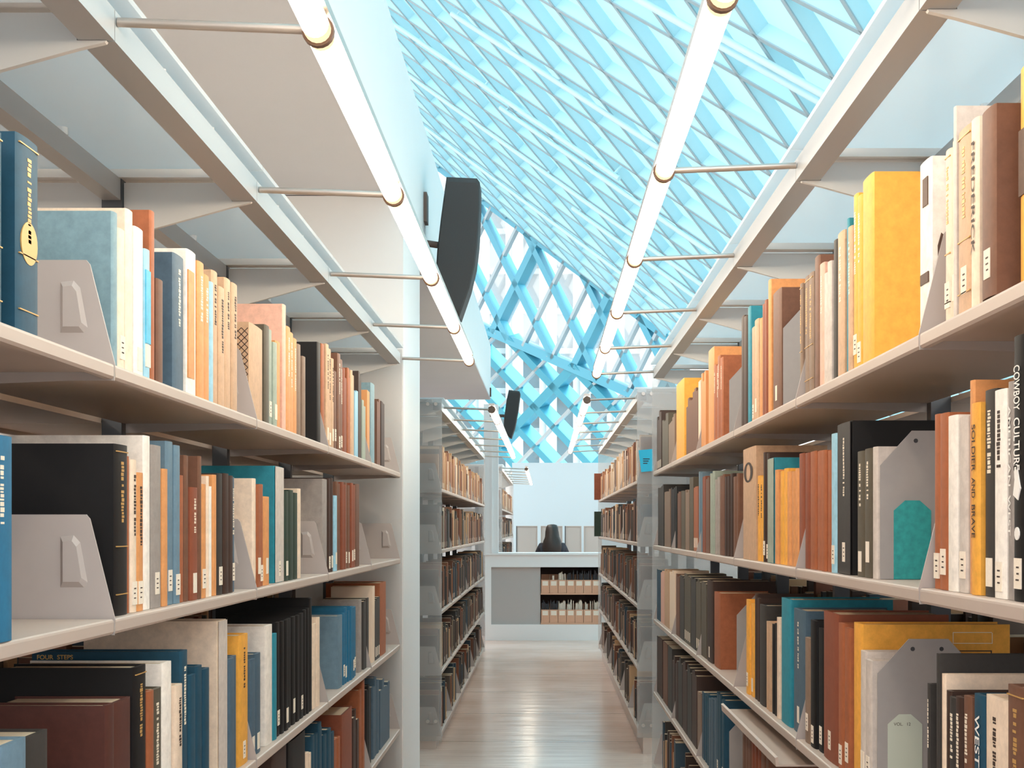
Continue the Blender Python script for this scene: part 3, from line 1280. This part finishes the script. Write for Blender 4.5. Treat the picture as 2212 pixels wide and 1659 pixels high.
def shelf_books(spec, side, xf, si, raise_):
    rack = 'left' if side < 0 else 'right'
    z = SH[si] + raise_ + 0.0005
    rows = []
    for line in spec.strip().splitlines():
        body, _, lab = line.partition('|')
        p = body.split()
        o = dict(q.split('=') for q in p[4:])
        xa, xb, yt = float(p[0]), float(p[1]), float(p[2])
        xsp = xf + float(o.get('rec', 0.015))
        if 'rec' not in o: pass
        ya, yb = F * xsp / abs(xa - VX), F * xsp / abs(xb - VX)
        near, far = min(ya, yb), max(ya, yb)
        top = EYE + (VY - yt) / F * near
        rows.append([near, far, top, p[3], o, lab.strip()])
    rows.sort(key=lambda r: r[0])
    yend = Y0 + BAY * (5 if side < 0 else 6) - 0.021
    cut = []
    for r in rows:
        r[1] = min(r[1], yend)
        if r[1] - r[0] < 0.004: continue
        n = max(1, int(math.ceil((r[1] - r[0]) / 0.062)))
        if 'd' in r[4] or r[5]: n = 1
        for k in range(n):
            a = r[0] + (r[1] - r[0]) * k / n
            cut.append([a, r[0] + (r[1] - r[0]) * (k + 1) / n, EYE + (r[2] - EYE) * (1 if k == 0 else random.uniform(.94, 1.03)), r[3], dict(r[4]), r[5]])
    rows = cut
    prev = 0
    # joints with end wings must stay clear
    joints = [Y0 + BAY * j for j in range(0, 8)]
    for r in rows:
        r[0] = max(r[0] + 0.0004, prev + 0.0008)
        for lo, hi in [(j - 0.0125, j + 0.0065) for j in joints] + [(q - 0.0035, q + 0.0045) for q in BEND.get((side, si), [])]:
            if r[0] < hi and r[1] > lo:
                if lo - r[0] > r[1] - hi: r[1] = lo
                else: r[0] = hi
        if r[1] - r[0] < 0.004:
            r[1] = r[0]
            continue
        prev = r[1]
    rows = [r for r in rows if r[1] > r[0]]
    n = len(rows)
    for i, (a, b, top, col, o, lab) in enumerate(rows):
        H = top - z
        lim = (SH[si - 1] - SH[si] - 0.028) if si else 0.40
        if side > 0 and si == 3: lim = 0.265
        H = min(max(H, 0.12), lim)
        cn = PAL[o.get('cov', col)][1]
        t = b - a
        th = 'thin ' if t < 0.018 else ('thick ' if t > 0.045 else '')
        ht = 'tall ' if H > 0.24 else ('short ' if H < 0.185 else '')
        if not lab:
            pc = PAL[rows[i - 1][4].get('cov', rows[i - 1][3])][1] if i else None
            nc = PAL[rows[i + 1][4].get('cov', rows[i + 1][3])][1] if i + 1 < n else None
            w = ' with white spine label' if o.get('w') and t > 0.006 else ''
            tt = {'gold': ' gilt-lettered', 'cream': ' pale-lettered', 'ink': ' dark-lettered'}.get(o.get('t'), '')
            if pc and nc and pc != cn and nc != cn:
                lab = f"{ht}{th}{cn}{tt} book between {pc} and {nc} ones, {rack} {SNAME[si]} shelf"
            else:
                lab = f"{ht}{th}{cn}{tt} book{w}, {rack} {SNAME[si]} shelf"
            if lab in used_labels or len(lab.split()) > 16 or not (pc and nc):
                lab = f"{ht}{th}{cn}{tt} book, {place(i, n)} of {rack} {SNAME[si]} shelf"
            elif pc == cn or nc == cn:
                lab = f"{ht}{th}{cn}{tt} book, {place(i, n)} of {rack} {SNAME[si]} shelf"
        used_labels.add(lab)
        area = (F * (xf / a - xf / b) if b > a else 0) * F * H / a
        ALL.append((area + (1e5 if r_lab(lab) else 0), side, xf, a, b, z, H, col, o, lab, f"books on the {rack} {SNAME[si]} shelf"))


for si, sp in enumerate((LT, LM, L3, L4)):
    shelf_books(sp, -1, XL, si, 0.0)
for si, sp in enumerate((RT, R2, R3, R4)):
    shelf_books(sp, 1, XR, si, RAISE)

ALL.sort(key=lambda q: -q[0])
for q in ALL[:284]:
    make_book(*q[1:])
for q in ALL[284:]:
    side, xf, a, b, z, H, col, o = q[1:9]
    c = lin(PAL[o.get('cov', col)][0])
    far.box(side * (xf + .016), side * (xf + .16), a, b, z, z + H, c)
    far.box(side * (xf + .019), side * (xf + .158), a + (b - a) * .15, b - (b - a) * .15, z + H, z + H + .0004, lin('#d8c4a8'))
    if o.get('w'):
        m = (a + b) / 2
        w = min(.011, (b - a) * .4)
        far.box(side * (xf + .0154), side * (xf + .016), m - w, m + w, z + .012, z + .046, lin('#f3e7d6'))

# ------------------------------------------------------------------ loose steel bookends on the right range
for px, si, hh, kind, lab in ((1690, 0, .235, '', 'tall grey steel bookend beside the taupe book, right top shelf'),
                              (1574, 0, .215, '', 'grey steel bookend beside the rust book, right top shelf'),
                              (1899, 1, .235, 'teal', 'grey steel bookend with teal patterned patch, right second shelf'),
                              (1893, 2, .25, 'pale', 'big dark grey bookend with pale green card, right third shelf'),
                              (1590, 2, .24, '', 'grey steel bookend between rust and yellow books, right third shelf'),
                              (1574, 3, .235, '', 'grey steel bookend below the pull-out tray, right fourth shelf')):
    y = F * (XR + 0.02) / (px - VX)
    z = SH[si] + RAISE + 0.0006
    root = thing('bookend', (XR + 0.1, y, z), lab, 'bookend', 'grey steel bookends on the right bookshelf')
    u0, u1 = XR + 0.022, XR + 0.185
    mb = MB()
    c = 0.05
    mb.prism([(u0, y, z), (u0, y, z + hh - c * 1.1), (u0 + c, y, z + hh), (u1 - c, y, z + hh), (u1, y, z + hh - c * 1.1), (u1, y, z)], (0, 0.0022, 0))
    mb.build('plate', M['bookend'], root)
    for u in (u0 + c + .006, u0 + c + .052):
        mb = MB()
        mb.tube((u, y - 0.0004, z + hh - 0.016), (u, y + 0.001, z + hh - 0.016), 0.0035, 12)
        mb.build('hole', M['dark'], root)
    if kind:
        a, b, w = u0 + (.021 if kind == 'teal' else .016), u0 + (.080 if kind == 'teal' else .071), hh * (.53 if kind == 'teal' else .52)
        mb = MB()
        mb.prism([(a, y - .0012, z), (a, y - .0012, z + w - .016), (a + .018, y - .0012, z + w), (b - .018, y - .0012, z + w), (b, y - .0012, z + w - .016), (b, y - .0012, z)], (0, .0011, 0))
        pch = mb.build('patch', M['teal' if kind == 'teal' else 'palelabel'], root)
        if kind == 'pale':
            for s, zz, sz in (('VOL.', w - .018, .007), ('12', w - .018, .007)):
                vs, fs = text_mesh(s, sz)
                mb = MB()
                wd = max(v.x for v in vs)
                mb.add([((a + b) / 2 - (.018 if s == 'VOL.' else -.002) + v.x, y - .0016, z + zz + v.y) for v in vs], fs)
                mb.build('card_lettering', M['ink'], pch)

# ------------------------------------------------------------------ small or hidden books: one object
WARM = ['#b58561', '#a46f4c', '#80543f', '#cba67f', '#64453a', '#ead8c2', '#96604a', '#73503f', '#c29a72', '#dcbc9a', '#efe4d6', '#8f8078']
DARK = ['#3b2d28', '#4c3831', '#6a4433', '#2b2828', '#5a4b41', '#7d4a34', '#3f3d3b', '#8a5a40', '#2d4656', '#c9a67f', '#4a4a45']


def fill(side, xf, y0, nb, raise_, shelves, back=False, cov=1.0, hmax=.26):
    for si in shelves:
        z = SH[si] + raise_ + 0.0005
        for b in range(nb):
            y = y0 + b * BAY + 0.012
            end = y0 + (b + 1) * BAY - (0.09 if (side > 0 and y0 > 7 and b == nb - 1) else 0.015)
            if si == 4: end = y + (end - y) * 0.7
            while y < end - 0.05:
                t = random.choice((.018, .022, .028, .035, .045)) * (0.8 + 0.5 * random.random())
                H = min(hmax, .17 + .09 * random.random())
                D = .13 + .05 * random.random()
                rec = .012 + .012 * random.random()
                c = lin(random.choice(WARM if si == 0 else (WARM + DARK * 3 if si == 1 else DARK)))
                if back:
                    ua, ub = 2 * HALF - rec - D, 2 * HALF - rec
                else:
                    ua, ub = rec, rec + D
                xa, xb = side * (xf + ua), side * (xf + ub)
                if y + t > end: break
                far.box(xa, xb, y, y + t - .001, z, z + H, c)
                far.box(xa + side * .002, xb - side * .002, y + .003, y + t - .004, z + H, z + H + .0004, lin('#d8c4a8'))
                if random.random() < .5 and not back:
                    far.box(xa - side * .0006, xa, y + t * .2, y + t * .7, z + .01, z + .04, lin('#f0e2cf'))
                y += t
                if random.random() < .04: y += .05


fill(-1, XL, 7.68, 6, 0, (0, 1, 2, 3, 4))
fill(1, XR, 7.52, 6, RAISE, (0, 1, 2, 3, 4))
fill(-1, .50, 15.75, 6, 0, (0, 1, 2))
fill(-1, XL, Y0, 5, 0, (1, 2, 3), back=True, hmax=.25)
fill(1, XR, Y0, 6, RAISE, (1, 2, 3), back=True, hmax=.25)
fill(-1, XL, Y0 + 2 * BAY, 3, 0, (4,))
fill(1, XR, Y0 + 2 * BAY, 4, RAISE, (4,))
fo = far.build('books', M['assorted'])
tag(fo, 'rows of small brown and tan books on the farther and hidden shelves', 'books', kind='stuff')

# two volumes that stick out at the end of the farther right range
for si, c, lab in ((0, 'redbrown', 'red-brown volume at the far end of the farther right top shelf'),
                   (1, 'green', 'dark teal volume jutting from the farther right second shelf')):
    make_book(1, XR - .045, 12.935, 12.985, SH[si] + RAISE + .0005, .235 if si else .25, c, {'d': '.16', 'rec': '0'}, lab, None)

# ------------------------------------------------------------------ cyan notice on the end panel
nt_ = MB()
a = [Vector((XR + .003, 7.488, EYE + .425)), Vector((XR + .082, 7.488, EYE + .432)), Vector((XR + .086, 7.488, EYE + .312)), Vector((XR + .018, 7.488, EYE + .305))]
nt_.prism(a, (0, .0015, 0))
no = thing('notice', (XR + .05, 7.488, EYE + .37), 'crooked cyan paper notice taped to the farther right end panel', 'notice')
nt_.build('paper', M['cyanpaper'], no)
mb = MB()
for k in range(3):
    mb.box(XR + .028, XR + .064 - .006 * k, 7.4868, 7.4879, EYE + .375 - .012 * k, EYE + .380 - .012 * k)
mb.build('printed_lines', M['dark'], no)


# ------------------------------------------------------------------ loudspeakers on the fascia
def speaker(y, prof, depth, arm, plate, lab):
    """prof: side profile of the cabinet in (x, z), seen along the aisle; its curved front faces the aisle"""
    cx, cz = sum(p[0] for p in prof) / len(prof), sum(p[1] for p in prof) / len(prof)
    root = thing('loudspeaker', (cx, y + depth / 2, cz), lab, 'loudspeaker')
    mb = MB()
    rs = []
    for yy, k in ((0, .93), (.012, 1), (depth - .012, 1), (depth, .93)):
        rs.append([Vector((cx + (px - cx) * k, y + yy, cz + (pz - cz) * k)) for px, pz in prof])
    mb.rings(rs)
    mb.build('cabinet', M['speaker'], root)
    mb = MB()
    ax, az, r = arm
    mb.tube((ax, y + depth / 2, az), (-.584, y + depth / 2, az + .01), r, 12)
    mb.build('mounting_arm', M['conduit'], root, smooth=True)
    mb = MB()
    mb.box(-.5848, -.57, y + depth * .3, y + depth * .8, *plate)
    mb.build('wall_plate', M['conduit'], root)
    return root


def sidepts(pts, y):
    return [((px - VX) / F * y, EYE + (VY - py) / F * y) for px, py in pts]


speaker(6.5, sidepts(((964, 381), (1030, 384), (1036, 392), (1036, 440), (1032, 520), (1026, 570), (1014, 620), (1002, 655), (992, 684), (986, 680),
                      (962, 642), (940, 602), (944, 540), (952, 470)), 6.5), .2, (-.52, EYE + (VY - 520) / F * 6.5, .016), (2.72, 2.86),
        'large charcoal loudspeaker hung from the white fascia')
speaker(14.3, sidepts(((1099, 842), (1122, 845), (1124, 850), (1119, 890), (1112, 925), (1105, 946), (1101, 945), (1087, 930), (1089, 900), (1094, 865)), 14.3), .2,
        (-.42, EYE + (VY - 897) / F * 14.3, .016), (2.632, 2.72), 'small distant charcoal loudspeaker above the farther left tube light')

# ------------------------------------------------------------------ magazine files in the parapet recess
shf = thing('recess_shelving', (.28, ZP + .2, .175), 'dark brown two-tier shelving built into the parapet recess', 'shelving')
mb = MB()
mb.box(-.052, .615, ZP + .40, ZP + .44, .176, .808)
mb.build('back_panel', M['darkwood'], shf)
for z0 in (.176, .505):
    mb = MB()
    mb.box(-.052, .615, ZP + .02, ZP + .40, z0, z0 + .017)
    mb.build('shelf_board', M['kraft'], shf)
for tier, z0 in enumerate((.1935, .5225)):
    for k in range(7):
        x0 = -.046 + .0942 * k
        where = ('lower', 'upper')[tier]
        root = thing('magazine_file', (x0 + .045, ZP + .15, z0),
                     f'pinkish cardboard magazine file, {ORD[k]} from left on the {where} recess shelf', 'magazine file', 'cardboard magazine files in the parapet recess')
        mb = MB()
        w = .0905
        mb.box(x0, x0 + w, ZP + .03, ZP + .033, z0, z0 + .145)
        mb.box(x0, x0 + w, ZP + .27, ZP + .273, z0, z0 + .20)
        mb.box(x0, x0 + w, ZP + .033, ZP + .27, z0, z0 + .003)
        for xx in (x0, x0 + w - .002):
            mb.prism([(xx, ZP + .033, z0 + .003), (xx, ZP + .033, z0 + .145), (xx, ZP + .15, z0 + .2), (xx, ZP + .27, z0 + .2), (xx, ZP + .27, z0 + .003)], (.002, 0, 0))
        mb.build('box', M['kraft'], root)
        mb = MB()
        mb.box(x0 + .014, x0 + .076, ZP + .0285, ZP + .03, z0 + .082, z0 + .132)
        mb.build('file_label', M['sticker'], root)
        if k or not tier:
            mb = MB()
            y_ = ZP + .06
            xx = x0 + .006
            while xx < x0 + .08:
                tt = .004 + .008 * random.random()
                hh = .2 + .05 * random.random()
                if random.random() < .8 and (k > 1 or tier == 0):
                    mb.box(xx, xx + tt, y_, y_ + .19, z0 + .004, z0 + hh)
                xx += tt + .003
            if not mb.v: mb.box(x0 + .03, x0 + .05, y_, y_ + .19, z0 + .004, z0 + .19)
            mb.build('magazines', M['sticker'] if random.random() < .6 else M['dark'], root)

# ------------------------------------------------------------------ partitions behind the person
for k, (xa, xb) in enumerate(((1115, 1161), (1168, 1215), (1220, 1256), (1261, 1300))):
    s = 22.0 / F
    x0, x1 = (xa - VX) * s, (xb - VX) * s
    root = thing('partition_panel', ((x0 + x1) / 2, 22.05, 0), f'grey partition panel by the pale blue wall, {ORD[k]} from left', 'partition', 'grey partition panels')
    mb = MB()
    mb.box(x0 + .012, x1 - .012, 22.0, 22.04, .03, 1.262)
    mb.build('infill', M['locker'], root)
    for x in (x0, x1 - .012):
        mb = MB()
        mb.box(x, x + .012, 21.99, 22.05, 0, 1.275)
        mb.build('frame_post', M['dark'] if (k in (0,) and x == x0) or (k == 2 and x == x0) else M['alu'], root)
    mb = MB()
    mb.box(x0 + .012, x1 - .012, 21.99, 22.05, 1.262, 1.275)
    mb.build('top_rail', M['alu'], root)


# ------------------------------------------------------------------ seated person
def skinned(name, pts, edges, parent, m, sub=2):
    me = bpy.data.meshes.new(name)
    me.from_pydata([p[0] for p in pts], edges, [])
    ob = bpy.data.objects.new(name, me)
    COL.objects.link(ob)
    sk = ob.modifiers.new('skin', 'SKIN')
    for v, p in zip(me.skin_vertices[0].data, pts):
        v.radius = p[1] if isinstance(p[1], tuple) else (p[1], p[1])
    me.skin_vertices[0].data[0].use_root = True
    ss = ob.modifiers.new('sub', 'SUBSURF')
    ss.levels = ss.render_levels = sub
    dg = bpy.context.evaluated_depsgraph_get()
    me2 = bpy.data.meshes.new_from_object(ob.evaluated_get(dg))
    bpy.data.objects.remove(ob)
    for poly in me2.polygons: poly.use_smooth = True
    me2.materials.append(m)
    o = bpy.data.objects.new(name, me2)
    COL.objects.link(o)
    o.parent = parent
    return o


pe = thing('person', (.09, 18.0, 0), 'seated person seen from behind, long dark hair and dark mottled jacket', 'person')
P = [((0, 0, .53), (.12, .10)), ((0, 0, .72), (.115, .085)), ((0, .01, .92), (.13, .085)), ((0, .02, 1.04), (.07, .06)), ((0, .025, 1.09), (.045, .045)),
     ((0, .035, 1.15), (.065, .075)), ((0, .035, 1.225), (.075, .085)), ((0, .03, 1.275), (.045, .05))]
E = [(0, 1), (1, 2), (2, 3), (3, 4), (4, 5), (5, 6), (6, 7)]
for s in (-1, 1):
    b = len(P)
    P += [((s * .135, .015, 1.01), .05), ((s * .185, .04, .80), .042), ((s * .12, .26, .74), .034), ((s * .09, .33, .745), (.036, .02)), ((s * .085, .39, .74), (.03, .014))]
    E += [(2, b), (b, b + 1), (b + 1, b + 2), (b + 2, b + 3), (b + 3, b + 4)]
    b = len(P)
    P += [((s * .09, .06, .52), .085), ((s * .11, .42, .50), .06), ((s * .11, .42, .28), .05), ((s * .11, .41, .08), .036), ((s * .11, .52, .045), (.035, .03))]
    E += [(0, b), (b, b + 1), (b + 1, b + 2), (b + 2, b + 3), (b + 3, b + 4)]
skinned('body', P, E, pe, M['skin'])
J = [((0, 0, .50), (.155, .13)), ((0, 0, .72), (.15, .115)), ((0, .01, .90), (.165, .11)), ((0, .02, 1.03), (.12, .085))]
JE = [(0, 1), (1, 2), (2, 3)]
for s in (-1, 1):
    b = len(J)
    J += [((s * .150, .015, 1.0), .070), ((s * .205, .04, .80), .062), ((s * .125, .25, .74), .044)]
    JE += [(2, b), (b, b + 1), (b + 1, b + 2)]
skinned('jacket', J, JE, pe, M['jacket'])
T = [((0, .0, .50), (.15, .12))]
TE = []
for s in (-1, 1):
    b = len(T)
    T += [((s * .09, .08, .515), .095), ((s * .11, .42, .50), .07), ((s * .11, .42, .28), .06), ((s * .11, .41, .1), .05)]
    TE += [(0, b), (b, b + 1), (b + 1, b + 2), (b + 2, b + 3)]
skinned('trousers', T, TE, pe, M['trousers'])
rs = []
for z, w, d, yo in ((1.292, .02, .02, .02), (1.283, .06, .06, .02), (1.25, .080, .096, .018), (1.19, .088, .106, .005), (1.13, .094, .10, -.02),
                    (1.07, .118, .095, -.05), (1.0, .128, .08, -.075), (.93, .115, .06, -.095), (.88, .07, .03, -.105)):
    ring = []
    for i in range(28):
        a = 2 * math.pi * i / 28
        wob = 1 + .035 * math.sin(7 * a + z * 30)
        ring.append((.09 + w * wob * math.cos(a), 18.0 + yo + d * wob * math.sin(a), z))
    rs.append(ring)
mb = MB()
mb.rings(rs)
mb.build('hair', M['hair'], pe, smooth=True)
fc = MB()
fc.tube((.09, 18.125, 1.185), (.09, 18.145, 1.165), .012, 8, .016)
fc.build('nose', M['skin'], pe, smooth=True)
for s in (-1, 1):
    e = MB()
    e.tube((.09 + s * .03, 18.112, 1.205), (.09 + s * .03, 18.12, 1.205), .010, 10)
    e.build('eye', M['dark'], pe)
st = thing('stool', (.09, 18.0, 0), 'plain wooden stool under the seated person, behind the parapet', 'stool')
mb = MB()
mb.tube((.09, 18.0, .29), (.09, 18.0, .32), .19, 24)
mb.build('seat', M['wood'], st)
for sx_ in (-1, 1):
    for sy in (-1, 1):
        mb = MB()
        mb.tube((.09 + sx_ * .15, 18 + sy * .15, 0), (.09 + sx_ * .11, 18 + sy * .11, .288), .014, 10)
        mb.build('leg', M['wood'], st)
